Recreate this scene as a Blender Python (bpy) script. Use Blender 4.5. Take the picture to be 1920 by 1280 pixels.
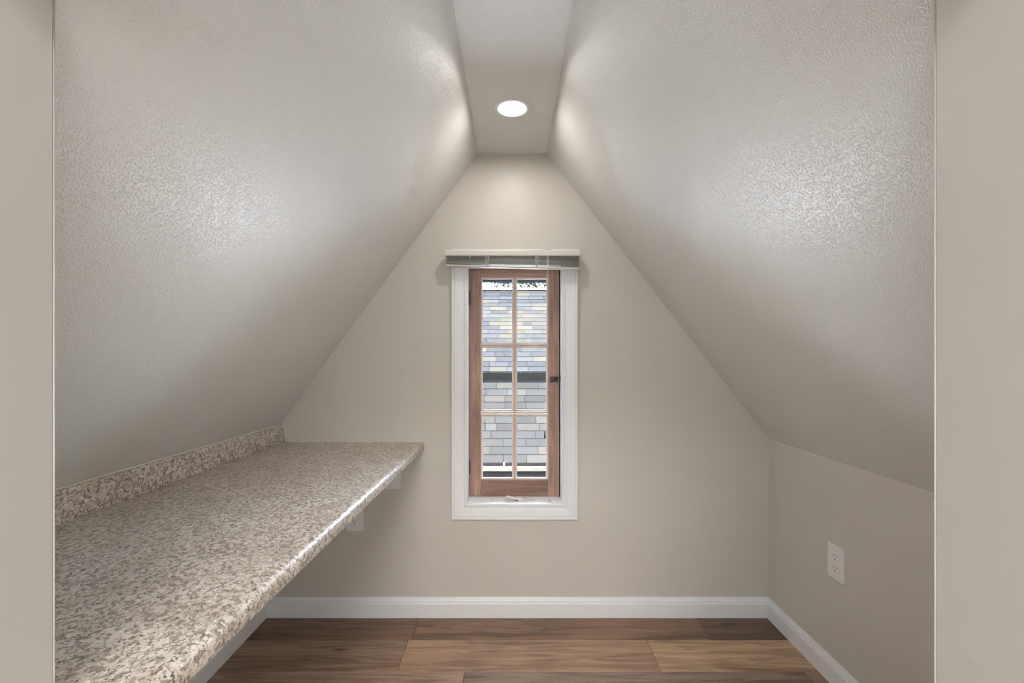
import bpy, math, random
from mathutils import Vector, Matrix
random.seed(7)
S = bpy.context.scene
for o in list(bpy.data.objects):
    bpy.data.objects.remove(o)
COL = S.collection
PI = math.pi

# ------------------------------------------------------------------ camera, world, lights, exposure
CAMH = 1.124
cd = bpy.data.cameras.new('camera'); cam = bpy.data.objects.new('camera', cd); COL.objects.link(cam)
cam.location = (0, 0, CAMH); cam.rotation_euler = (PI/2, 0, 0)
cd.sensor_width = 36; cd.lens = 36*853/1920; cd.shift_y = 24/1920; cd.shift_x = -1/1920; cd.clip_start = 0.02
S.camera = cam

W = bpy.data.worlds.new('sky'); S.world = W; W.use_nodes = True
wn = W.node_tree; wn.nodes.clear()
wo = wn.nodes.new('ShaderNodeOutputWorld'); wb = wn.nodes.new('ShaderNodeBackground'); ws = wn.nodes.new('ShaderNodeTexSky')
ws.sky_type = 'NISHITA'; ws.sun_disc = False; ws.sun_elevation = math.radians(50); ws.air_density = 1.0; ws.dust_density = 2.0
wb.inputs['Strength'].default_value = 2.4
wn.links.new(ws.outputs[0], wb.inputs[0]); wn.links.new(wb.outputs[0], wo.inputs[0])

def lamp(name, kind, loc, energy, color=(1,1,1), target=None, **kw):
    l = bpy.data.lights.new(name, kind); l.energy = energy; l.color = color
    for k, v in kw.items(): setattr(l, k, v)
    o = bpy.data.objects.new(name, l); o.location = loc; COL.objects.link(o)
    if target is not None:
        o.rotation_euler = (Vector(target)-Vector(loc)).to_track_quat('-Z', 'Y').to_euler()
    return o
lamp('sun', 'SUN', (0, 0, 20), 850.0, (.98, .985, 1), target=(0.45*20, .1*20, 20-.88*20), angle=math.radians(.6))
# unseen fill lights added in the landing behind the camera: one overhead, two cool
lamp('landing_fill_overhead', 'AREA', (0.0, -1.45, 2.30), 40, (1, .975, .95), target=(0, -1.45, 0), shape='DISK', size=1.2)
lamp('landing_fill_cool', 'AREA', (1.02, -1.95, 1.25), 9, (.82, .91, 1), target=(.0, 1.0, 1.15), shape='RECTANGLE', size=.8, size_y=1.2)
lamp('landing_fill_cool', 'AREA', (-1.02, -1.95, 1.25), 11, (.82, .91, 1), target=(.0, 1.0, 1.15), shape='RECTANGLE', size=.8, size_y=1.2)
LED = 70.0
vs = S.view_settings
vs.view_transform = 'Standard'; vs.look = 'None'; vs.exposure = 0.98; vs.gamma = 1; vs.use_curve_mapping = False

# ------------------------------------------------------------------ helpers
def srgb(r, g, b):
    f = lambda c: c/12.92 if c <= .04045 else ((c+.055)/1.055)**2.4
    return (f(r/255), f(g/255), f(b/255), 1)

def ext(r, g, b):      # outdoor colours darkened far below their own tone, offsetting the boosted sun
    c = srgb(r, g, b); m = sum(c[:3])/3; return tuple((m+(x-m)*.5)*.0112 for x in c[:3])+(1,)

class MB:
    def __init__(s): s.v = []; s.f = []; s.sm = []
    def add(s, v, f, smooth=False):
        n = len(s.v); s.v += [tuple(p) for p in v]; s.f += [[n+i for i in q] for q in f]; s.sm += [smooth]*len(f); return s
    def box(s, x0, x1, y0, y1, z0, z1, ch=0.0):
        if ch <= 0:
            v = [(x, y, z) for x in (x0, x1) for y in (y0, y1) for z in (z0, z1)]
            return s.add(v, [(0,1,3,2),(4,6,7,5),(0,4,5,1),(2,3,7,6),(0,2,6,4),(1,5,7,3)])
        # chamfered box: 24 verts
        c = [(x0, x1), (y0, y1), (z0, z1)]
        idx = {}; v = []
        for a in range(3):
            for sx in (0, 1):
                for sy in (0, 1):
                    for sz in (0, 1):
                        sg = (sx, sy, sz); p = []
                        for k in range(3):
                            w = c[k][sg[k]]
                            if k != a: w += ch if sg[k] == 0 else -ch
                            p.append(w)
                        idx[(a,)+sg] = len(v); v.append(p)
        f = []
        for a in range(3):
            b, d = [(1, 2), (0, 2), (0, 1)][a]
            for sa in (0, 1):
                q = []
                for sb, sd in ((0,0),(1,0),(1,1),(0,1)):
                    g = [0, 0, 0]; g[a] = sa; g[b] = sb; g[d] = sd; q.append(idx[(a,)+tuple(g)])
                f.append(q)
        for a in range(3):           # edges running along axis a
            b, d = [(1, 2), (0, 2), (0, 1)][a]
            for sb in (0, 1):
                for sd in (0, 1):
                    g0 = [0]*3; g0[b] = sb; g0[d] = sd; g1 = list(g0); g1[a] = 1
                    f.append([idx[(b,)+tuple(g0)], idx[(b,)+tuple(g1)], idx[(d,)+tuple(g1)], idx[(d,)+tuple(g0)]])
        for sx in (0, 1):
            for sy in (0, 1):
                for sz in (0, 1): f.append([idx[(k, sx, sy, sz)] for k in range(3)])
        return s.add(v, f)
    def prism(s, prof, fn, smooth=False):
        """prof: list of 2D points, fn(p, end) -> 3D point for end 0/1"""
        n = len(prof); v = [fn(p, 0) for p in prof]+[fn(p, 1) for p in prof]
        s.add(v, [(i, (i+1) % n, n+(i+1) % n, n+i) for i in range(n)], smooth)
        k = len(s.v)-2*n
        s.f += [[k+i for i in range(n)][::-1], [k+n+i for i in range(n)]]; s.sm += [False, False]
        return s
    def tube(s, pts, r, n=8, closed=False):
        pts = [Vector(p) for p in pts]; rings = []; up = Vector((.123, .456, .88)).normalized()
        m = len(pts)
        for i, p in enumerate(pts):
            d = (pts[min(i+1, m-1)]-pts[max(i-1, 0)]).normalized()
            a = d.cross(up)
            if a.length < 1e-3: a = d.cross(Vector((1, 0, 0)))
            a.normalize(); b = d.cross(a).normalized(); rr = r[i] if isinstance(r, (list, tuple)) else r
            rings.append([p+a*math.cos(2*PI*k/n)*rr+b*math.sin(2*PI*k/n)*rr for k in range(n)])
        v = [q for R in rings for q in R]; f = []
        for i in range(m-1):
            for k in range(n): f.append((i*n+k, i*n+(k+1) % n, (i+1)*n+(k+1) % n, (i+1)*n+k))
        s.add(v, f, True); k0 = len(s.v)-len(v)
        s.f += [[k0+k for k in range(n)][::-1], [k0+(m-1)*n+k for k in range(n)]]; s.sm += [False, False]
        return s
    def lathe(s, prof, c, axis='z', n=40, smooth=True, cap=False):
        """prof: list of (radius, height)"""
        v = []; m = len(prof)
        for r, h in prof:
            for k in range(n):
                a = 2*PI*k/n; p = (r*math.cos(a), r*math.sin(a), h)
                if axis == 'y': p = (p[0], p[2], p[1])
                if axis == 'x': p = (p[2], p[0], p[1])
                v.append((c[0]+p[0], c[1]+p[1], c[2]+p[2]))
        f = [(i*n+k, i*n+(k+1) % n, (i+1)*n+(k+1) % n, (i+1)*n+k) for i in range(m-1) for k in range(n)]
        s.add(v, f, smooth); k0 = len(s.v)-len(v)
        if cap:
            s.f += [[k0+k for k in range(n)][::-1], [k0+(m-1)*n+k for k in range(n)]]; s.sm += [False, False]
        return s

def base_of(p):
    v = Vector((0, 0, 0))
    while p is not None: v = v+p.location; p = p.parent
    return v
def build(name, mb, mat, parent=None, origin=None):
    org = Vector(origin) if origin is not None else (base_of(parent) if parent else Vector((0, 0, 0)))
    me = bpy.data.meshes.new(name)
    me.from_pydata([Vector(p)-org for p in mb.v], [], mb.f); me.update()
    me.polygons.foreach_set('use_smooth', mb.sm)
    import bmesh
    bm = bmesh.new(); bm.from_mesh(me); bmesh.ops.recalc_face_normals(bm, faces=bm.faces); bm.to_mesh(me); bm.free()
    if mat: me.materials.append(mat)
    o = bpy.data.objects.new(name, me); COL.objects.link(o)
    if parent: o.parent = parent; o.location = org-base_of(parent)
    else: o.location = org
    return o
def empty(name, loc):
    o = bpy.data.objects.new(name, None); o.location = loc; o.empty_display_size = .05; COL.objects.link(o); return o
def tag(o, label, cat, group=None, kind=None):
    o['label'] = label; o['category'] = cat
    if group: o['group'] = group
    if kind: o['kind'] = kind
    return o
def struct(o, label=None, cat=None):
    o['kind'] = 'structure'
    if label: o['label'] = label
    if cat: o['category'] = cat
    return o

# ------------------------------------------------------------------ materials
def new_mat(name):
    m = bpy.data.materials.new(name); m.use_nodes = True; nt = m.node_tree
    return m, nt, nt.nodes['Principled BSDF']
def N(nt, t, **kw):
    n = nt.nodes.new(t)
    for k, v in kw.items():
        if k in n.inputs: n.inputs[k].default_value = v
        else: setattr(n, k, v)
    return n
def L(nt, a, b): nt.links.new(a, b)
def ramp(nt, fac, stops, interp='LINEAR'):
    r = nt.nodes.new('ShaderNodeValToRGB'); r.color_ramp.interpolation = interp
    e = r.color_ramp.elements
    while len(e) < len(stops): e.new(.5)
    for el, (p, c) in zip(e, stops):
        el.position = p; el.color = c if len(c) == 4 else (*c, 1)
    L(nt, fac, r.inputs[0]); return r.outputs[0]
def coords(nt, scale=(1, 1, 1), rnd=False, kind='Object'):
    tc = nt.nodes.new('ShaderNodeTexCoord'); mp = nt.nodes.new('ShaderNodeMapping'); mp.inputs['Scale'].default_value = scale
    L(nt, tc.outputs[kind], mp.inputs[0])
    if rnd:
        oi = nt.nodes.new('ShaderNodeObjectInfo'); mu = N(nt, 'ShaderNodeMath', operation='MULTIPLY'); mu.inputs[1].default_value = 37.0
        L(nt, oi.outputs['Random'], mu.inputs[0]); cb = nt.nodes.new('ShaderNodeCombineXYZ')
        for i in range(3): L(nt, mu.outputs[0], cb.inputs[i])
        L(nt, cb.outputs[0], mp.inputs['Location'])
    return mp.outputs[0]
def noise(nt, vec, scale, detail=2, rough=.5, dist=0):
    n = N(nt, 'ShaderNodeTexNoise', Scale=scale, Detail=detail, Roughness=rough, Distortion=dist); L(nt, vec, n.inputs['Vector']); return n.outputs['Fac']
def bump(nt, b, h, strength, dist, prev=None):
    n = N(nt, 'ShaderNodeBump', Strength=strength, Distance=dist); L(nt, h, n.inputs['Height'])
    if prev: L(nt, prev, n.inputs['Normal'])
    L(nt, n.outputs[0], b.inputs['Normal']); return n.outputs[0]
def mixc(nt, fac, a, b, mode='MIX'):
    m = nt.nodes.new('ShaderNodeMix'); m.data_type = 'RGBA'; m.blend_type = mode
    for s, v in ((m.inputs['Factor'], fac), (m.inputs[6], a), (m.inputs[7], b)):
        if hasattr(v, 'is_output') or isinstance(v, bpy.types.NodeSocket): L(nt, v, s)
        else: s.default_value = v
    return m.outputs[2]

def paint(name, col, rough=.4, peel=0.0, peel_scale=170, var=.03, spec=.5, streak=0, broad=0.0):
    m, nt, b = new_mat(name); b.inputs['Roughness'].default_value = rough; b.inputs['Specular IOR Level'].default_value = spec
    vec = coords(nt)
    n = noise(nt, vec, 1.7, 3)
    c2 = tuple(c*(1-var*2) for c in col[:3])+(1,)
    L(nt, mixc(nt, n, c2, col), b.inputs['Base Color'])
    prev = None
    if peel:
        n1 = noise(nt, vec, peel_scale, 1, .4)
        h = ramp(nt, n1, [(.44, (0, 0, 0)), (.86, (1, 1, 1))], 'EASE')
        prev = bump(nt, b, h, peel, .0012)
    if broad:
        prev = bump(nt, b, noise(nt, vec, 4.5, 2), broad, .01, prev)
    if streak:
        v2 = coords(nt, (90, 90, 1.2))
        prev = bump(nt, b, noise(nt, v2, 1.0, 3), streak, .0008, prev)
    return m
M = {}
GREIGE = srgb(214, 210, 203)
M['wall'] = paint('greige_paint', GREIGE, .42, .12, 210)
M['slope'] = paint('greige_orange_peel_paint', srgb(221, 220, 216), .34, .62, 300, broad=.04, spec=.6)
M['ceil'] = paint('ceiling_paint', srgb(230, 230, 227), .5, .7, 230)
M['trim'] = paint('white_semigloss', srgb(241, 243, 246), .3, 0, var=.01)
M['jamb'] = paint('jamb_gloss_paint', srgb(186, 184, 180), .36, .1, 60, streak=.35, var=.02)
M['caulk'] = paint('caulk', srgb(222, 214, 200), .45)
M['plastic'] = paint('white_plastic', srgb(240, 240, 238), .3, 0, var=.005)
M['ledger'] = paint('white_painted_wood', srgb(238, 239, 240), .4, .1, 60)
M['hall'] = paint('landing_paint', srgb(214, 208, 198), .6)
M['felt'] = paint('roofing_felt', ext(62, 66, 76), .95, spec=0)
M['dark_facing'] = paint('dark_facing_paint', srgb(112, 106, 98), .6)
M['bounce_floor'] = paint('pale_bounce_floor', srgb(214, 206, 194), .95, .5, 200)  # unseen landing floor, made pale to bounce fill light upward
M['dark'] = paint('slot_black', srgb(30, 28, 28), .5)
M['slat'] = paint('blind_slat_grey', srgb(190, 189, 182), .6, 0)
M['rail'] = paint('blind_rail_white', srgb(228, 224, 216), .35, 0)
M['cord'] = paint('cord_offwhite', srgb(225, 214, 200), .7)
M['metal'] = paint('dark_bronze_metal', srgb(70, 68, 74), .3); M['metal'].node_tree.nodes['Principled BSDF'].inputs['Metallic'].default_value = .8
M['slate'] = paint('slate_siding', ext(50, 68, 96), .6, .2, 60, spec=0)
M['slate_lt'] = paint('slate_flashing', ext(50, 64, 68), .5, .2, 60, spec=0)
M['gutter'] = paint('cream_gutter', tuple(c*2.3 for c in ext(236, 230, 210)[:3])+(1,), .4, spec=0)
M['tagred'] = paint('red_print', srgb(170, 60, 50), .5)
M['bounce_white'] = paint('white_bounce_surface', srgb(238, 238, 236), .7)
M['ground'] = paint('concrete_ground', srgb(190, 186, 178), .9, .3, 40)
M['leaf'] = paint('leaf_green', ext(150, 168, 150), .6, spec=0)
M['bark'] = paint('bark', ext(80, 66, 54), .9, spec=0)
M['housewall'] = paint('grey_stucco', ext(120, 118, 112), .9, .3, 60, spec=0)

def sash_wood(sc=(60, 60, 5), dk=1.0):
    m, nt, b = new_mat('weathered_sash_wood'); b.inputs['Roughness'].default_value = .55
    v = coords(nt, sc); n = noise(nt, v, 1.0, 5, .6, .6)
    c = ramp(nt, n, [(.25, srgb(134, 102, 90)), (.55, srgb(176, 142, 128)), (.8, srgb(196, 166, 152))])
    d = noise(nt, coords(nt), 3.0, 3); c = mixc(nt, ramp(nt, d, [(.4, (0, 0, 0)), (.75, (.55, .55, .55))]), c, srgb(128, 100, 86))
    k = noise(nt, coords(nt, (1, 1, .35)), 34, 2); c = mixc(nt, ramp(nt, k, [(.72, (0, 0, 0)), (.8, (.7, .7, .7))]), c, srgb(64, 46, 40))
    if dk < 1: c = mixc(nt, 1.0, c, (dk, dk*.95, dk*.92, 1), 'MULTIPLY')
    L(nt, c, b.inputs['Base Color']); bump(nt, b, n, .25, .001); return m
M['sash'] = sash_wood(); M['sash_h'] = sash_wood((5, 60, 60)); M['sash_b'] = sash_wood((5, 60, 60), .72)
M['putty'] = paint('putty_cream', srgb(238, 226, 218), .6)
M['muntin'] = paint('muntin_worn_paint', srgb(206, 186, 174), .55)

def floor_wood():
    m, nt, b = new_mat('laminate_plank'); b.inputs['Roughness'].default_value = .4
    oi = nt.nodes.new('ShaderNodeObjectInfo')
    v = coords(nt, (1.6, 17, 1), True)
    wob = noise(nt, coords(nt, (1.3, 5, 1), True), 1.6, 2)
    g1 = noise(nt, v, 1.6, 6, .62, 1.3)
    g2 = noise(nt, coords(nt, (5, 140, 1), True), 1.0, 3, .6)
    c = ramp(nt, g1, [(.28, (.26, .23, .21)), (.43, (.58, .54, .51)), (.54, (.92, .88, .84)), (.7, (1.16, 1.1, 1.05))])
    c = mixc(nt, ramp(nt, g2, [(.35, (.5, .5, .5)), (.65, (0, 0, 0))]), c, (.55, .5, .47, 1))
    c = mixc(nt, ramp(nt, wob, [(.5, (0, 0, 0)), (.72, (.55, .55, .55))]), c, (1.25, 1.15, 1.05, 1))
    # knots
    vo = N(nt, 'ShaderNodeTexVoronoi', Scale=1.0); L(nt, coords(nt, (2.9, 9.5, 1), True), vo.inputs['Vector'])
    kn = ramp(nt, vo.outputs['Distance'], [(.03, (1, 1, 1)), (.13, (0, 0, 0))])
    c = mixc(nt, kn, c, (.16, .12, .10, 1))
    c = mixc(nt, 1.0, c, oi.outputs['Color'], 'MULTIPLY')
    L(nt, c, b.inputs['Base Color']); bump(nt, b, g2, .15, .0006); return m
M['floor'] = floor_wood()

def granite():
    m, nt, b = new_mat('granite_look_laminate'); b.inputs['Specular IOR Level'].default_value = .42; b.inputs['Roughness'].default_value = .35
    v = coords(nt)
    a = noise(nt, v, 14, 3, .6); base = ramp(nt, a, [(.35, srgb(200, 189, 174)), (.6, srgb(222, 214, 202))])
    n1 = noise(nt, v, 104, 4, .65, .8); c = mixc(nt, ramp(nt, n1, [(.49, (0, 0, 0)), (.56, (.9, .9, .9))]), base, srgb(146, 130, 120))
    n4 = noise(nt, coords(nt, (.95, 1.05, 1)), 60, 3, .6, .5); c = mixc(nt, ramp(nt, n4, [(.57, (0, 0, 0)), (.64, (.6, .6, .6))]), c, srgb(150, 140, 136))
    n2 = noise(nt, v, 175, 3, .6, 1.2); c = mixc(nt, ramp(nt, n2, [(.57, (0, 0, 0)), (.63, (.95, .95, .95))]), c, srgb(70, 62, 60))
    n3 = noise(nt, coords(nt, (1.1, .9, 1.05)), 150, 2, .5, .6); c = mixc(nt, ramp(nt, n3, [(.60, (0, 0, 0)), (.68, (.8, .8, .8))]), c, srgb(240, 235, 226))
    L(nt, c, b.inputs['Base Color'])
    bump(nt, b, noise(nt, v, 60, 2), .08, .001); return m
M['granite'] = granite()

def shingle():
    m, nt, b = new_mat('asphalt_shingle'); b.inputs['Roughness'].default_value = .95; b.inputs['Specular IOR Level'].default_value = .0
    oi = nt.nodes.new('ShaderNodeObjectInfo'); n = noise(nt, coords(nt, kind='Object', rnd=True), 22, 5, .8)
    g = ramp(nt, n, [(.3, (.8, .8, .8)), (.7, (1.15, 1.15, 1.15))])
    L(nt, mixc(nt, 1.0, g, oi.outputs['Color'], 'MULTIPLY'), b.inputs['Base Color']); bump(nt, b, n, .2, .003); return m
M['shingle'] = shingle()
def glass():
    m, nt, b = new_mat('window_glass'); nt.nodes.remove(b)
    t = nt.nodes.new('ShaderNodeBsdfTransparent'); t.inputs[0].default_value = (.96, .98, .99, 1)
    g = N(nt, 'ShaderNodeBsdfGlossy', Roughness=.02); f = N(nt, 'ShaderNodeFresnel', IOR=1.45)
    d = nt.nodes.new('ShaderNodeBsdfDiffuse'); d.inputs[0].default_value = (.8, .82, .85, 1)
    x = nt.nodes.new('ShaderNodeMixShader'); y = nt.nodes.new('ShaderNodeMixShader')
    dn = noise(nt, coords(nt), 40, 4, .7); L(nt, ramp(nt, dn, [(.45, (.0005, .0005, .0005)), (.8, (.004, .004, .004))]), y.inputs[0])
    L(nt, f.outputs[0], x.inputs[0]); L(nt, t.outputs[0], x.inputs[1]); L(nt, g.outputs[0], x.inputs[2])
    L(nt, x.outputs[0], y.inputs[1]); L(nt, d.outputs[0], y.inputs[2])
    L(nt, y.outputs[0], nt.nodes['Material Output'].inputs[0]); return m
M['glass'] = glass()
def emit(name, col, st):
    m, nt, b = new_mat(name); b.inputs['Base Color'].default_value = (0.8, .8, .8, 1)
    b.inputs['Emission Color'].default_value = col; b.inputs['Emission Strength'].default_value = st; return m
M['led'] = emit('led_diffuser', (1, .955, .91, 1), LED)

# ------------------------------------------------------------------ room shell (metres; y runs away from the camera)
YB, YF = 1.953, 0.48             # back wall face, inner face of the near wall
ZC = 1.983; XC = .1466           # flat ceiling
XR, ZR = 1.099, .762             # right knee wall
XL, ZL = -1.063, .733            # left knee wall
T = .10
# floor: subfloor slab plus planks
fl = build('floor', MB().box(-1.6, 1.6, -2.0, YB+.1, -.06, -.011), M['bark']); struct(fl)
rows = [1.953, 1.792]+[1.792-.178*k for k in range(1, 9)]
joints = {0: [-1.06, -.40, .785, 1.095], 1: [-1.06, -.41, .528, 1.095], 2: [-1.06, -.17, 1.03, 1.095], 3: [-1.06, -.72, .46, 1.095],
          4: [-1.06, .1, 1.095], 5: [-1.06, -.5, .7, 1.095], 6: [-1.06, -.1, 1.095], 7: [-1.06, -.6, .6, 1.095], 8: [-1.06, .2, 1.095]}
tone = {(0, 0): (142, 114, 94), (0, 1): (150, 120, 98), (0, 2): (122, 98, 82), (1, 0): (172, 146, 126), (1, 1): (190, 160, 136), (1, 2): (216, 186, 154),
        (2, 0): (186, 160, 142), (2, 1): (162, 144, 132), (2, 2): (164, 142, 128), (3, 0): (150, 128, 112)}
for r in range(len(rows)-1):
    J = joints[r]
    for k in range(len(J)-1):
        y1, y0 = rows[r], rows[r+1]; x0, x1 = J[k], J[k+1]
        g = .0006
        o = build('plank', MB().box(x0+g, x1-g, y0+g, y1-g, -.012, 0.0, .0012), M['floor'], fl, origin=(x0, y0, 0))
        t = tone.get((r, k), random.choice([(160, 132, 112), (188, 160, 138), (150, 128, 112)]))
        o.color = srgb(*t)

# back wall with the window opening
WX0, WX1, WZ0, WZ1 = -.195, .213, .4850, 1.507
def wall_back():
    mb = MB(); y0, y1 = YB, YB+.128
    out = [(XL-.3, -.06), (XR+.3, -.06), (XR+.3, ZR), (XC, ZC+.12), (-XC, ZC+.12), (XL-.3, ZL)]
    # polygons around the hole, extruded
    polys = [[(XL-.3, -.06), (WX0, -.06), (WX0, ZC-.1*0), (-XC, ZC+.12), (XL-.3, ZL)],
             [(WX1, -.06), (XR+.3, -.06), (XR+.3, ZR), (XC, ZC+.12), (WX1, ZC)],
             [(WX0, -.06), (WX1, -.06), (WX1, WZ0), (WX0, WZ0)],
             [(WX0, WZ1), (WX1, WZ1), (WX1, ZC), (XC, ZC+.12), (-XC, ZC+.12), (WX0, ZC)]]
    for p in polys: mb.prism(p, lambda q, e: (q[0], (y0, y1)[e], q[1]))
    return mb
struct(build('wall_back', wall_back(), M['wall']))
# knee walls
struct(build('wall_left', MB().box(XL-T, XL, YF, YB, -.06, ZL+.05), M['wall']))
struct(build('wall_right', MB().box(XR, XR+T, YF, YB, -.06, ZR), M['wall']))
# slopes: subdivided cross-section with the faint drywall seam
def slope(sign, x0, z0, x1, z1, seam):
    dx, dz = x1-x0, z1-z0; Ls = math.hypot(dx, dz); nx, nz = dz/Ls, -dx/Ls
    if nz > 0: nx, nz = -nx, -nz     # inward = downwards
    prof = [(0, 0)]
    if seam is not None:
        for t, h in ((seam-.035, 0), (seam-.018, .0002), (seam-.003, .0004), (seam, .0001), (seam+.003, .0004), (seam+.018, .0002), (seam+.035, 0)): prof.append((t, h))
    prof.append((Ls, 0))
    v = [(x0+dx*t/Ls+nx*h, z0+dz*t/Ls+nz*h) for t, h in prof]
    ext = .07
    v = [v[0]]+v[1:]+[(x1-nx*T+dx/Ls*ext*0, z1-nz*T), (x0-nx*T, z0-nz*T)]
    mb = MB(); mb.prism(v, lambda q, e: (q[0]-(.033*(ZC-q[1])/(ZC-ZL) if e == 0 and sign < 0 else 0), (YF-.02, YB+.02)[e], q[1])); return mb
struct(build('ceiling_left', slope(-1, -XC, ZC, XL, ZL, .43), M['slope']))
struct(build('ceiling_right', slope(1, XC, ZC, XR, ZR, None), M['slope']))
struct(build('ceiling', MB().box(-XC-.12, XC+.12, YF, YB, ZC, ZC+.12), M['ceil']))
# thin paint ridge where the flat ceiling meets the slopes
mb = MB()
for sx in (-1, 1):
    pts = [(sx*(XC-.001+.0015*math.sin(i*1.7+sx)+(0.0025 if i < 8 else 0)*math.sin(i*.9)), .75+i*.05, ZC-.0005) for i in range(25)]
    mb.tube(pts, .0028, 6)
struct(build('trim_1', mb, M['ceil']))

# near wall with the opening the camera looks through
DX0, DX1, DZ = -.4862, .4479, 1.512
YN = .36
mb = MB()
mb.box(-1.6, DX0-.018, YN, YF, -.06, 2.45).box(DX1+.018, 1.6, YN, YF, -.06, 2.45).box(DX0-.018, DX1+.018, YN, YF, DZ+.018, 2.45)
struct(build('wall_front', mb, M['wall']))
mb = MB(); mb.box(-1.5, DX0-.018, YN-.005, YN-.0003, 0, 2.35).box(DX1+.018, 1.5, YN-.005, YN-.0003, 0, 2.35).box(DX0-.018, DX1+.018, YN-.005, YN-.0003, DZ+.018, 2.35)
struct(build('wall_landing_dark_facing', mb, M['dark_facing']))  # dark panel added over the landing side so the fill overexposes it less
door = empty('door_1', (0, YN, 0)); struct(door)
def jamb(x0, x1, face):
    return MB().box(x0, x1, YN-.004, YF+.003, 0, DZ+.018, .0022)
build('side_jamb', jamb(DX0-.018, DX0, 1), M['jamb'], door)
jr = build('side_jamb', jamb(DX1, DX1+.018, 0), M['jamb'], door)
build('paint_ridge', MB().tube([(DX0-.0006, YF+.0026, 0), (DX0-.0006, YF+.0026, DZ)], .0011, 8), M['jamb'], door)
build('paint_ridge', MB().tube([(DX1+.0006, YF+.0026, 0), (DX1+.0006, YF+.0026, DZ)], .0011, 8), M['jamb'], door)
build('head_jamb', MB().box(DX0, DX1, YN-.004, YF+.003, DZ, DZ+.018, .002), M['jamb'], door)
# filled nail holes of the right jamb and one in the left
def dent(xf, y, z, sgn, r=.0022, parent=None):
    build('nail_dent', MB().lathe([(r*1.5, 0), (r, .0002*sgn), (r*.6, .0003*sgn), (r*.25, .0001*sgn)], (xf, y, z), 'x', 14), M['jamb'], parent)
for px, py in ((1836, 577), (1808, 645), (1822, 1126), (1822, 1243), (1872, 650)):
    s = DX1*853/(px-961); dent(DX1, s, CAMH+(664-py)*s/853, -1, .0016, door)
for px, py in ((18, 902), (85, 1212)):
    s = DX0*853/(px-961); dent(DX0, s, CAMH+(664-py)*s/853, 1, .0016, door)

# landing room behind the camera (closed box, its added fill lights are set at the top)
mb = MB()
mb.box(-1.6, -1.5, -2.0, YN, -.06, 2.45).box(1.5, 1.6, -2.0, YN, -.06, 2.45).box(-1.6, 1.6, -2.1, -2.0, -.06, 2.45)
struct(build('wall_landing', mb, M['hall']))
struct(build('ceiling_landing', MB().box(-1.6, 1.6, -2.1, YF+.1, 2.35, 2.45), M['hall']))
struct(build('floor_landing', MB().box(-1.5, 1.5, -2.0, YN+.01, -.011, 0), M['bounce_floor']))

# baseboards
BH, BT = .083, .014
bprof = [(0, 0), (BT, 0), (BT, BH-.024), (BT-.003, BH-.020), (BT-.003, BH-.014), (BT-.006, BH-.010), (BT-.0085, BH-.003), (BT-.010, BH), (0, BH)]
struct(build('baseboard_back', MB().prism(bprof, lambda q, e: ((XL+q[0], XR-q[0])[e], YB-q[0], q[1])), M['trim']))
struct(build('baseboard_left', MB().prism(bprof, lambda q, e: (XL+q[0], (YF, YB-q[0])[e], q[1])), M['trim']))
struct(build('baseboard_right', MB().prism(bprof, lambda q, e: (XR-q[0], (YF, YB-q[0])[e], q[1])), M['trim']))

# ------------------------------------------------------------------ window
win = empty('window_1', ((WX0+WX1)/2, YB, WZ0)); struct(win)
CW = .0645
cprof = [(0, 0), (0, .010), (.004, .013), (.009, .013), (.012, .010), (.018, .0105), (.022, .013), (.030, .0145), (.046, .0165), (.052, .017), (.055, .0145), (.058, .018), (CW, .018), (CW, 0)]
def casing(side):
    def fn(q, e):
        t, h = q; a0, a1, b0, b1 = WX0-t, WX1+t, WZ0-t, WZ1+t; y = YB-h
        return {'l': ((a0, y, b0), (a0, y, b1)), 'r': ((a1, y, b0), (a1, y, b1)), 'b': ((a0, y, b0), (a1, y, b0)), 't': ((a0, y, b1), (a1, y, b1))}[side][e]
    return MB().prism(cprof, fn)
for s_ in 'lrbt': build('casing', casing(s_), M['trim'], win)
YS = 2.04                        # room face of the sash
j = MB(); t = .006
j.box(WX0-.0, WX0+.0012, YB-.010, YB+.128, WZ0, WZ1).box(WX1-.0012, WX1, YB-.010, YB+.128, WZ0, WZ1).box(WX0, WX1, YB-.010, YB+.128, WZ1-.0012, WZ1)
build('jamb_liner', j, M['trim'], win)
build('sill', MB().box(WX0, WX1, YB-.012, YB+.135, WZ0-.012, WZ0+.0012, .001), M['trim'], win)
SX0, SX1, SZ0, SZ1 = -.1925, .2080, .4870, 1.5045
PX = [(-.139, .0024), (.0168, .1557)]; PZ = [(1.1743, 1.4665), (.870, 1.1575), (.5635, .851)]
sash = empty('sash', (0, 0, 0)); sash.parent = win; sash.location = Vector((SX0, YS, SZ0))-base_of(win)
Y2 = YS+.036
m_ = .004
build('stile', MB().box(SX0, PX[0][0]-m_, YS, Y2, SZ0, SZ1, .0015), M['sash'], sash)
build('stile', MB().box(PX[1][1]+m_, SX1, YS, Y2, SZ0, SZ1, .0015), M['sash'], sash)
build('rail', MB().box(PX[0][0]-m_, PX[1][1]+m_, YS+.001, Y2-.001, PZ[0][1]+m_, SZ1, .001), M['sash_h'], sash)
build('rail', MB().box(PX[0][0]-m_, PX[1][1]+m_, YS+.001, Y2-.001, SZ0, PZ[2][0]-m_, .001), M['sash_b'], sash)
def muntin_prof(w): return [(-w, 0), (w, 0), (w, .006), (w*.5, .014), (-w*.5, .014), (-w, .006)]
xm = (PX[0][1]+PX[1][0])/2
build('muntin', MB().prism(muntin_prof(.0042), lambda q, e: (xm+q[0], YS+.018-q[1], (PZ[2][0]-m_, PZ[0][1]+m_)[e])), M['muntin'], sash)
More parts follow.
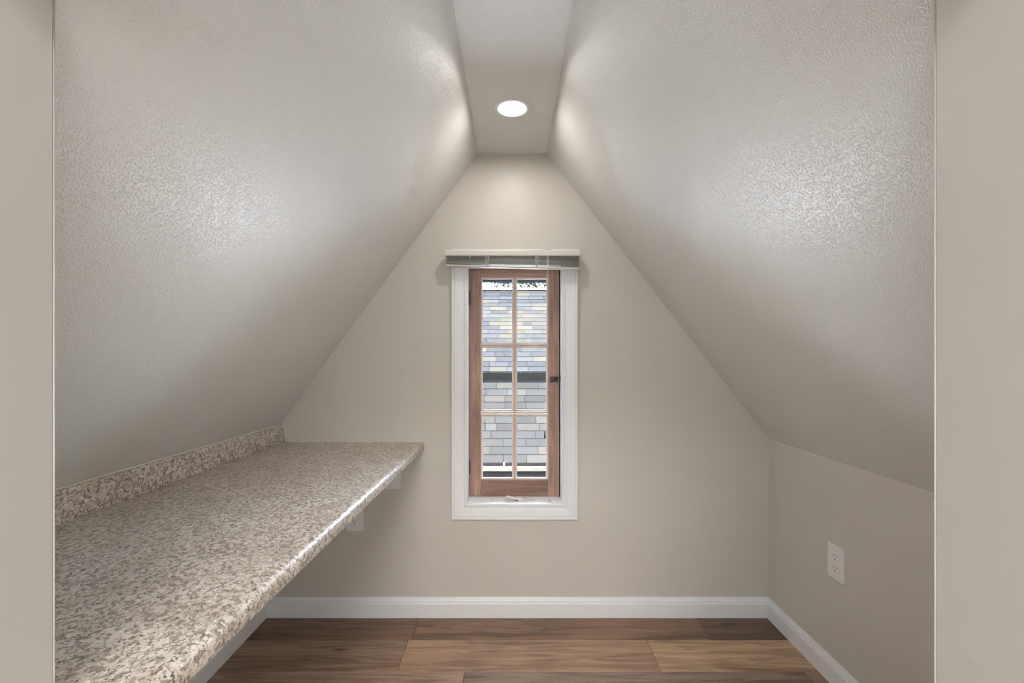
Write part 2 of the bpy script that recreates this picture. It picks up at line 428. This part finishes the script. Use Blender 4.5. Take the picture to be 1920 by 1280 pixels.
for a, b in ((0, 1), (1, 2)):
    zm = (PZ[a][0]+PZ[b][1])/2
    build('muntin', MB().prism(muntin_prof(.0040), lambda q, e: ((PX[0][0]-m_, PX[1][1]+m_)[e], YS+.0185-q[1], zm+q[0])), M['muntin'], sash)
for (a, b) in PX:
    for (c, d) in PZ:
        build('pane', MB().box(a-.003, b+.003, YS+.020, YS+.023, c-.003, d+.003), M['glass'], sash)
        r = MB(); w = .0042; y0, y1 = YS+.012, YS+.020
        wob = [random.uniform(-.0008, .0008) for _ in range(4)]
        r.box(a-.004, a+w+wob[0], y0, y1, c-.004, d+.004, .0008).box(b-w+wob[1], b+.004, y0, y1, c-.004, d+.004, .0008)
        r.box(a, b, y0+.0003, y1, c-.004, c+w+wob[2], .0008).box(a, b, y0+.0003, y1, d-w+wob[3], d+.004, .0008)
        build('putty_rim', r, M['putty'], sash)
build('weatherstrip', MB().box(SX1+.0002, SX1+.0014, YS-.006, YS+.03, SZ0, SZ1-.002), M['slate'], win)
build('weatherstrip', MB().box(SX1-.0030, SX1-.0014, YS-.004, YS-.0002, SZ0+.004, SZ1-.004), M['putty'], win)
# exterior stop and drip cap
e = MB(); e.box(WX0-.03, WX0+.012, YB+.128, YB+.136, WZ0-.03, WZ1+.03).box(WX1-.012, WX1+.03, YB+.128, YB+.136, WZ0-.03, WZ1+.03)
build('exterior_frame', e, M['slate'], win)
build('drip_cap', MB().box(WX0-.10, WX1+.10, YB+.1365, YB+.22, 1.4640, 1.60, .004), M['felt'], win)
# hinges
for zh in (1.375, .62):
    h = MB().box(SX0-.0022, SX0+.0035, YS-.004, YS+.001, zh-.030, zh+.030, .0008).tube([(SX0-.0002, YS-.005, zh-.032), (SX0-.0002, YS-.005, zh+.032)], .0028, 10)
    build('hinge', h, M['metal'], win)
# latch at the right stile
lz = CAMH-48*1.04*.00229
lt = build('latch', MB().box(.168, .203, YS-.003, YS, lz-.010, lz+.014, .001).lathe([(.007, 0), (.007, -.006), (.004, -.010), (.004, -.013)], (.192, YS-.003, lz+.002), 'y', 16, cap=True), M['metal'], win)
build('lever', MB().tube([(.206, YS-.020, lz+.012), (.198, YS-.018, lz+.006), (.186, YS-.017, lz-.001), (.172, YS-.018, lz-.006), (.165, YS-.019, lz-.008)], [.0022, .003, .0034, .003, .0032], 10), M['metal'], lt)
build('keeper', MB().box(WX1-.006, WX1-.0012, YS-.030, YS-.006, lz-.006, lz+.018, .001), M['metal'], lt)

# ------------------------------------------------------------------ window blind (raised)
BY = 1.895
bl = empty('window_blind', (0, BY+.02, 1.48)); tag(bl, 'raised pale grey slatted blind bunched up across the top of the window', 'blind')
def hr_prof():
    p = []
    for i in range(7):
        a = PI/2*i/6; p.append((.006-.006*math.sin(a), .0265-.006+.006*math.cos(a)))   # rounded top front
    p = [(.034, .0265)]+p
    for i in range(7):
        a = PI/2*i/6; p.append((.006-.006*math.cos(a), .006-.006*math.sin(a)))
    p.append((.034, 0)); return p
hz = 1.5335
build('headrail', MB().prism(hr_prof(), lambda q, e: ((-.2815, .2815)[e], BY+q[0], hz+q[1]), False), M['rail'], bl)
for x0, x1 in ((-.116, -.092), (.128, .134), (.137, .163)):
    build('mounting_clip', MB().box(x0, x1, BY+.004, BY+.036, hz+.0268, hz+.0278), M['metal'] if x0 > 0 else M['putty'], bl)
def slat(z, tilt, xo, gap):
    mb = MB(); n = 6; w = .0125; v = []; y0 = BY+.018; th = .0009
    for e_, x in enumerate((-.279+xo, .2795+xo)):
        dz = tilt*(x)
        for side in (0, 1):
            for i in range(n+1):
                u = -1+2*i/n; v.append((x, y0+u*w, z+dz+.0022*(1-u*u)+(th if side else 0)))
    k = n+1; f = []
    for i in range(n):
        f.append((i, i+1, 2*k+i+1, 2*k+i)); f.append((k+i, 3*k+i, 3*k+i+1, k+i+1))
    f.append((0, 2*k, 3*k, k)); f.append((n, k+n, 3*k+n, 2*k+n))
    f.append([i for i in range(k)]+[k+i for i in range(k)][::-1]); f.append([2*k+i for i in range(k)][::-1]+[3*k+i for i in range(k)])
    return mb.add(v, f)
zz = 1.5275
gaps = [.0058, .0052, .0040, .0036, .0026, .0026, .0024, .0024, .0024]
for i, g in enumerate(gaps):
    build('slat', slat(zz, -.003-.0012*i+random.uniform(-.003, .003), random.uniform(-.0015, .0015), g), M['slat'], bl); zz -= g
zb = 1.4935
build('bottom_rail', MB().prism([(0, 0), (.003, -.004), (.022, -.004), (.026, 0), (.025, .003), (.002, .003)], lambda q, e: ((-.279, .280)[e], BY+.005+q[0], zb+q[1]-(-.0035, .0115)[e])), M['rail'], bl)
# bunched ladder cords
for xc in (-.107, .102):
    mb = MB(); R = random.Random(int(xc*1000))
    for s_ in range(7):
        pts = []; xx = xc+R.uniform(-.008, .008)
        for i in range(12):
            t = i/11; pts.append((xx+R.uniform(-.004, .004), BY+.0035-R.uniform(0, .006), 1.5325-t*.046+R.uniform(-.002, .002)))
        mb.tube(pts, .0008, 5)
    build('ladder_cord', mb, M['cord'], bl)
build('lift_cord', MB().tube([(.146, BY-.001, 1.534), (.1462, BY+.0005, 1.45), (.1468, BY+.004, 1.2), (.1480, BY+.012, .95), (.1510, BY+.032, .70), (.1560, BY+.060, .56), (.1580, BY+.075, .5), (.160, BY+.078, .4845)], .0011, 6), M['cord'], bl)
build('cord_stop', MB().tube([(-.177, BY+.002, 1.533), (-.177, BY+.001, 1.526)], .0022, 8), M['plastic'], bl)
build('pull_cord', MB().tube([(.1515, BY-.001, 1.534), (.1525, BY+.002, 1.3), (.1535, BY+.01, 1.0), (.1560, BY+.03, .74)], .0006, 5), M['cord'], bl)

# ------------------------------------------------------------------ things on the sill
zs = WZ0+.0012
# tent-shaped white tag
tg = empty('cord_tag', (.01, 1.985, zs)); tag(tg, 'small folded white plastic tag lying on the window sill', 'tag')
mb = MB(); a0 = Vector((-.034, 1.972, zs+.0005)); a1 = Vector((-.030, 2.0, zs+.010)); b0 = Vector((.034, 1.974, zs+.0005)); b1 = Vector((.026, 1.998, zs+.008)); pk = Vector((-.026, 1.974, zs+.019)); pk2 = Vector((-.024, 1.999, zs+.017))
def sheet(mb, q, th=.0012):
    n = (q[1]-q[0]).cross(q[3]-q[0]).normalized()*th
    v = list(q)+[p+n for p in q]; return mb.add(v, [(0,1,2,3), (7,6,5,4), (0,4,5,1), (1,5,6,2), (2,6,7,3), (3,7,4,0)])
sheet(mb, [a0, pk, pk2, a1]); sheet(mb, [pk, Vector((.036, 1.972, zs+.002)), Vector((.030, 1.999, zs+.004)), pk2])
build('folded_sheet', mb, M['plastic'], tg)
build('red_print', MB().box(.010, .024, 1.9700, 1.9716, zs+.0035, zs+.0075), M['tagred'], tg)
# loops of cord
mb = MB(); R = random.Random(4)
pts = [(-.098, 1.99, zs+.002), (-.08, 1.985, zs+.005), (-.055, 1.992, zs+.009), (-.04, 1.995, zs+.006), (-.03, 2.0, zs+.003), (0.0, 2.005, zs+.010), (.035, 2.003, zs+.012), (.06, 2.0, zs+.004), (.09, 1.995, zs+.008), (.12, 1.99, zs+.012), (.145, 1.985, zs+.010), (.158, 1.978, zs+.002), (.163, 1.970, zs+.0015)]
mb.tube(pts, .0014, 6)
for k in range(5):
    cx = .052+k*.009; mb.tube([(cx+.010*math.cos(a)+R.uniform(-.002, .002), 1.985+.007*math.sin(a), zs+.004+.0045*math.sin(a*1.0+k)+.001) for a in [i*2*PI/12 for i in range(13)]], .0012, 5)
tag(build('loose_cord', mb, M['cord'], origin=(.03, 1.99, zs)), 'tangled off-white cord lying in loops on the window sill', 'cord')
tag(build('paper_scrap', MB().box(.156, .168, 1.965, 1.974, zs, zs+.003, .0008).tube([(.158, 1.966, zs+.003), (.163, 1.964, zs+.009), (.161, 1.966, zs+.013)], .0012, 6), M['cord'], origin=(.162, 1.97, zs)), 'small twisted scrap at the right end of the window sill', 'scrap')

# ------------------------------------------------------------------ recessed ceiling light
LX, LY = -.001, 1.586
cl = empty('ceiling_light', (LX, LY, ZC)); tag(cl, 'round white recessed light glowing in the narrow flat ceiling', 'ceiling light')
build('trim_ring', MB().lathe([(.0605, 0), (.0605, -.0025), (.058, -.0045), (.052, -.0050), (.0405, -.0015), (.0405, 0)], (LX, LY, ZC), 'z', 56), M['plastic'], cl)
build('diffuser', MB().lathe([(.0002, -.0030), (.020, -.0028), (.034, -.0022), (.0408, -.0012)], (LX, LY, ZC), 'z', 56), M['led'], cl)

# ------------------------------------------------------------------ countertop
ZT = .748; TH = .036
ct = empty('countertop', (-.70, 1.2, ZT)); tag(ct, 'speckled beige and grey granite-look countertop along the left slope', 'countertop')
def xf(y): return -.380-.018*(YB-y)/1.0          # front edge
def xw(y): return -.979-.022*(YB-y)/1.0          # face of the backsplash
prof = []
R_ = .016
prof.append(('w', -.075, 0)); 
top = [('f', -R_*1.2, 0)]
for i in range(1, 9):
    a = PI/2*i/8; top.append(('f', -R_*1.2+R_*1.2*math.sin(a), -R_+R_*math.cos(a)))
for i in range(1, 6):
    a = PI/2*i/5; top.append(('f', -.006+.006*math.cos(a), -(TH-.006)-.006*math.sin(a)))
pts = [('w', -.030, 0)]+top+[('w', -.030, -TH)]
NS = 24; v = []; n = len(pts)
Y0c = YF+.001; Y1c = YB-.0015
for s_ in range(NS+1):
    y = Y0c+(Y1c-Y0c)*s_/NS
    for k, dx, dz in pts: v.append(((xf(y) if k == 'f' else xw(y))+dx, y, ZT+dz))
f = [(s_*n+i, s_*n+(i+1) % n, (s_+1)*n+(i+1) % n, (s_+1)*n+i) for s_ in range(NS) for i in range(n)]
mb = MB().add(v, f, True); mb.f += [list(range(n))[::-1], [NS*n+i for i in range(n)]]; mb.sm += [False, False]
slab = build('slab', mb, M['granite'], ct)
md = slab.modifiers.new('edge', 'EDGE_SPLIT'); md.split_angle = math.radians(50)
# backsplash, rounded top front corner and rounded far end
BSH = .074
bp = [(0, .0005), (0, BSH-.006)]+[(-.006+.006*math.cos(a), BSH-.006+.006*math.sin(a)) for a in [PI/2*i/5 for i in range(1, 6)]]+[(-.0140, BSH), (-.0160, BSH-.002), (-.016, .0005)]
v = []; n = len(bp); ys = [Y0c+(YB-.020-Y0c)*i/20 for i in range(21)]+[YB-.012, YB-.007, YB-.0035, YB-.0015]
for i, y in enumerate(ys):
    drop = {21: .0015, 22: .004, 23: .008, 24: .014}.get(i, 0)
    for dx, dz in bp: v.append((xw(y)+dx, y, ZT+min(dz, max(.0006, dz-drop*(dz/BSH)))))
m2 = len(ys)
mb = MB().add(v, [(s_*n+i, s_*n+(i+1) % n, (s_+1)*n+(i+1) % n, (s_+1)*n+i) for s_ in range(m2-1) for i in range(n)], True)
mb.f += [list(range(n))[::-1], [(m2-1)*n+i for i in range(n)]]; mb.sm += [False, False]
bs = build('backsplash', mb, M['granite'], ct); md = bs.modifiers.new('edge', 'EDGE_SPLIT'); md.split_angle = math.radians(50)
# caulk beads
mb = MB()
mb.tube([(xw(YB-.001)+.003+(xf(YB)-.006-xw(YB))*i/20, YB-.002, ZT+.0012+.0006*math.sin(i*2.3)) for i in range(21)], .0028, 8)
mb.tube([(xf(YB)-.008, YB-.002, ZT+.001), (xf(YB)+.001, YB-.002, ZT-.006), (xf(YB)+.003, YB-.002, ZT-.018)], .0022, 8)
mb.tube([(xw(YB)+.002, YB-.002, ZT+.002), (xw(YB)+.002, YB-.002, ZT+.045), (xw(YB)-.002, YB-.002, ZT+.062), (xw(YB)-.012, YB-.002, ZT+BSH)], .0028, 8)
mb.tube([(xw(y)-.0125, y, ZT+BSH+.0015+.0004*math.sin(y*40)) for y in [Y0c+(YB-.004-Y0c)*i/40 for i in range(41)]], .0032, 8)
struct(build('trim_3', mb, M['caulk']))
# dark smear on the top near the far wall
# ledger board below the counter against the far wall
tag(build('support_ledger', MB().box(XL+.001, -.4775, YB-.036, YB-.0005, .556, ZT-TH-.0005, .0012), M['ledger'], origin=(-.75, YB-.018, .556)),
    'white painted wooden ledger under the countertop against the far wall', 'shelf support')

# ------------------------------------------------------------------ outlets
def outlet(name, label, c, axis, w=.073, h=.1165):
    """axis 'y': on the far wall; 'x': on the right wall. local u to the right, v up, d out of the wall"""
    root = empty(name, c); tag(root, label, 'outlet', 'duplex outlets')
    if axis == 'y': mp = lambda u, v_, d: (c[0]+u, c[1]-d, c[2]+v_)
    else: mp = lambda u, v_, d: (c[0]-d, c[1]-u, c[2]+v_)
    def shape(mb, prof2, d0, d1, inset=0.0):
        n = len(prof2); lo = [mp(u, v_, d0) for u, v_ in prof2]
        cu = sum(p[0] for p in prof2)/n; cv = sum(p[1] for p in prof2)/n
        def ins(u, v_): 
            du, dv = u-cu, v_-cv; l = math.hypot(du, dv); return (u-du/l*inset, v_-dv/l*inset)
        mid = [mp(u, v_, d1-inset*.6) for u, v_ in prof2]; hi = [mp(*ins(u, v_), d1) for u, v_ in prof2]
        f = [(i, (i+1) % n, n+(i+1) % n, n+i) for i in range(n)]+[(n+i, n+(i+1) % n, 2*n+(i+1) % n, 2*n+i) for i in range(n)]+[list(range(n))[::-1], list(range(2*n, 3*n))]
        mb.add(lo+mid+hi, f)
    def rrect(w_, h_, r, cu=0, cv=0, k=4):
        out = []
        for sx, sy, a0 in ((1, 1, 0), (-1, 1, PI/2), (-1, -1, PI), (1, -1, 1.5*PI)):
            for i in range(k+1):
                a = a0+PI/2*i/k; out.append((cu+sx*(w_/2-r)+r*math.cos(a), cv+sy*(h_/2-r)+r*math.sin(a)))
        return out
    mb = MB(); shape(mb, rrect(w, h, .003), .0, .0055, .0025); build('plate', mb, M['plastic'], root)
    for sgn in (1, -1):
        cv = sgn*.0195
        mb = MB(); shape(mb, rrect(.034, .029, .011, 0, cv, 6), .003, .0072, .0006); rc = build('receptacle', mb, M['plastic'], root)
        mb = MB()
        shape(mb, rrect(.0022, .0085, .0005, -.0064, cv+.004, 1), .004, .00735)
        shape(mb, rrect(.0022, .0070, .0005, .0064, cv+.004, 1), .004, .00735)
        shape(mb, rrect(.0050, .0050, .0022, 0, cv-.0075, 3), .004, .00735)
        build('slot', mb, M['dark'], rc)
    mb = MB(); shape(mb, rrect(.006, .006, .0029, 0, 0, 4), .005, .0066); build('screw', mb, M['plastic'], root)
    return root
outlet('outlet', 'white duplex outlet on the low right wall', (XR, 1.541, .418), 'x', .077)
outlet('outlet', 'white duplex outlet on the far wall below the countertop, half hidden', (-.6765, YB, .426), 'y')
# two small screw nubs on the right wall
for i, (px, py) in enumerate(((1548, 913), (1634, 942))):
    s_ = XR*853/(px-961); z = CAMH+(664-py)*s_/853
    tag(build('screw_anchor', MB().lathe([(.0034, 0), (.003, -.0012), (.0016, -.002), (.0003, -.002)], (XR, s_, z), 'x', 12), M['wall'], origin=(XR, s_, z)),
        ['painted-over screw nub on the right wall above the outlet', 'painted-over screw nub on the right wall nearer the doorway'][i], 'screw', 'screw nubs on the right wall')

# ------------------------------------------------------------------ outside
rng = random.Random(11)
def shingle_color(up):
    if up:
        c = rng.choice([(92, 98, 112), (100, 104, 116), (88, 96, 110), (104, 110, 118), (96, 98, 112), (110, 114, 116), (128, 118, 100), (124, 122, 110)])
    else:
        c = rng.choice([(98, 96, 98), (104, 100, 98), (106, 106, 106), (96, 98, 102), (110, 104, 100), (112, 112, 106), (98, 94, 92)])
    k = rng.uniform(.93, 1.06); return ext(*[x*k for x in c])
def roof(name, label, ya, za, yb, zb, nrow, up, W_=.305, half=4):
    d = Vector((0, yb-ya, zb-za)); Ln = d.length; d.normalize(); nrm = Vector((0, -d.z, d.y)); ex = Ln/nrow
    root = empty(name, (0, ya, za)); tag(root, label, 'roof')
    def slab_(x0, x1, lo, hi, t0, t1):
        P = lambda x, s_, t: Vector((x, ya, za))+d*s_+nrm*t
        v = [P(x, s_, t) for x in (x0, x1) for s_, t in ((lo, 0), (lo, t0), (hi, t1), (hi, 0))]
        return MB().add(v, [(0,1,2,3), (7,6,5,4), (0,4,5,1), (1,5,6,2), (2,6,7,3), (3,7,4,0)])
    dk = MB(); P0 = Vector((0, ya, za)); v = []
    for x in (-4, 4):
        for s_ in (-.02, Ln): 
            for t in (0, -.05): v.append(tuple(Vector((x, ya, za))+d*s_+nrm*t))
    dk.add(v, [(0,1,3,2),(4,6,7,5),(0,4,5,1),(2,3,7,6),(0,2,6,4),(1,5,7,3)]); build('sheathing', dk, M['felt'], root)
    rest = MB()
    for r in range(nrow):
        x = -half*W_-.1+(r % 2)*W_*.5+rng.uniform(-.03, .03)
        k = 0
        while x < half*W_:
            w = W_*rng.choice([1, 1, 1.06, .94, .5]) if k else W_
            o = build('shingle', slab_(x+.0035, x+w-.0035, r*ex, (r+1)*ex+.0, .009, .002), M['shingle'], root, origin=(x, ya, za)); o.color = shingle_color(up)
            x += w; k += 1
        for sgn in (-1, 1):
            xx = half*W_+.34
            while xx < 3.9:
                a, b = sgn*xx, sgn*(xx+W_-.006); q = slab_(min(a, b), max(a, b), r*ex, (r+1)*ex, .016, .004); rest.add(q.v, q.f); xx += W_
    o = build('outer_shingle', rest, M['shingle'], root); o['kind'] = 'stuff'; o.color = ext(100, 102, 108)
    return root, d, nrm
lo, _, _ = roof('lower_roof', 'lower sunlit shingle roof tier seen through the window above the cream gutter', 5.9, CAMH-1.41, 6.9, CAMH-.43, 11, False)
upr, _, _ = roof('upper_roof', 'upper pale blue-grey shingle roof tier seen through the top window panes', 7.1, CAMH-.275, 9.1, CAMH+1.29, 20, True)
mb = MB().box(-4, 4, 6.90, 7.12, CAMH-.47, CAMH-.395); build('flashing', mb, M['slate'], upr)
mb = MB().box(-4, 4, 6.95, 7.14, CAMH-.395, CAMH-.285); build('flashing', mb, M['slate_lt'], upr)
# little tufts of moss on top of the flashing at the right
mb = MB()
for i in range(26):
    x = rng.uniform(.05, .5); r_ = rng.uniform(.005, .013); z = CAMH-.283
    mb.lathe([(r_, 0), (r_*.8, r_*.8), (r_*.2, r_*1.2)], (x, 6.985+rng.uniform(0, .03), z), 'z', 6)
build('moss', mb, M['slate'], upr)['kind'] = 'stuff'
build('ridge_cap', MB().prism([(-.08, -.02), (0, .035), (.12, -.03), (0, -.03)], lambda q, e: ((-4, 4)[e], 9.12+q[0], CAMH+1.30+q[1])), M['gutter'], upr)
# gutter with its lip
gp = [(0, 0), (-.09, 0), (-.105, .045), (-.11, .09), (-.100, .09), (-.092, .05), (-.08, .012), (0, .012)]
build('gutter', MB().prism(gp, lambda q, e: ((-4, 4)[e], 5.87+q[0], CAMH-1.485+q[1]*.75)), M['gutter'], lo)
build('gutter_hanger', MB().box(-.118, -.098, 5.74, 5.88, CAMH-1.42, CAMH-1.395), M['gutter'], lo)
build('vent_pipe_mark', MB().tube([(.43, 6.08, CAMH-1.12), (.43, 6.06, CAMH-1.02)], .012, 8), M['felt'], lo)
tag(build('neighbour_wall', MB().box(-4, 4, 5.94, 9.2, -3.0, CAMH-1.45).box(-4, 4, 5.90, 5.94, -3.0, CAMH-1.49, .01), M['slate'], origin=(0, 5.94, -3)),
    'dark slate-blue wall strip below the cream gutter outside the window', 'wall')
tag(build('neighbour_gable', MB().prism([(7.2, -.2), (9.25, CAMH+1.28), (11.3, -.2)], lambda q, e: ((-3.9, 3.9)[e], q[0], q[1]-.12)), M['housewall'], origin=(0, 9, -.3)), 'body of the house under the upper roof tier outside', 'house')
struct(build('ground', MB().box(-30, 30, 2.2, 60, -3.1, -3.0), M['ground']))
tag(build('bounce_deck', MB().box(-2.6, 2.6, YB+.136, 5.3, -.50, -.38, .01), M['bounce_white'], origin=(0, 3.5, -.5)), 'unseen pale bounce surface added just outside and below the window', 'roof')  # added out of view to throw sunlight up through the window
struct(build('trim_2', MB().box(-1.6, 1.6, YB+.129, YB+.135, -3.0, -.06), M['housewall']))
# foliage behind the ridge
tr = empty('tree', (1.3, 12.2, -3)); tag(tr, 'leafy tree showing over the roof ridge at the top of the window', 'tree')
build('trunk', MB().tube([(1.3, 12.2, -3), (1.25, 12.2, 0), (1.3, 12.2, 2.8)], [.16, .12, .06], 10), M['bark'], tr)
mb = MB()
for i in range(2600):
    a = rng.uniform(0, 2*PI); r_ = .95*math.sqrt(rng.random()); h = rng.gauss(0, .45)
    c = Vector((.6+r_*math.cos(a)*1.3, 12.2+r_*math.sin(a), 3.06+h*.33)); u = Vector([rng.gauss(0, 1) for _ in range(3)]).normalized(); w = u.orthogonal().normalized()
    s_ = rng.uniform(.03, .06); mb.add([c-u*s_, c+w*s_*.5, c+u*s_, c-w*s_*.5], [(0, 1, 2, 3)])
build('leaf_mass', mb, M['leaf'], tr)['kind'] = 'stuff'
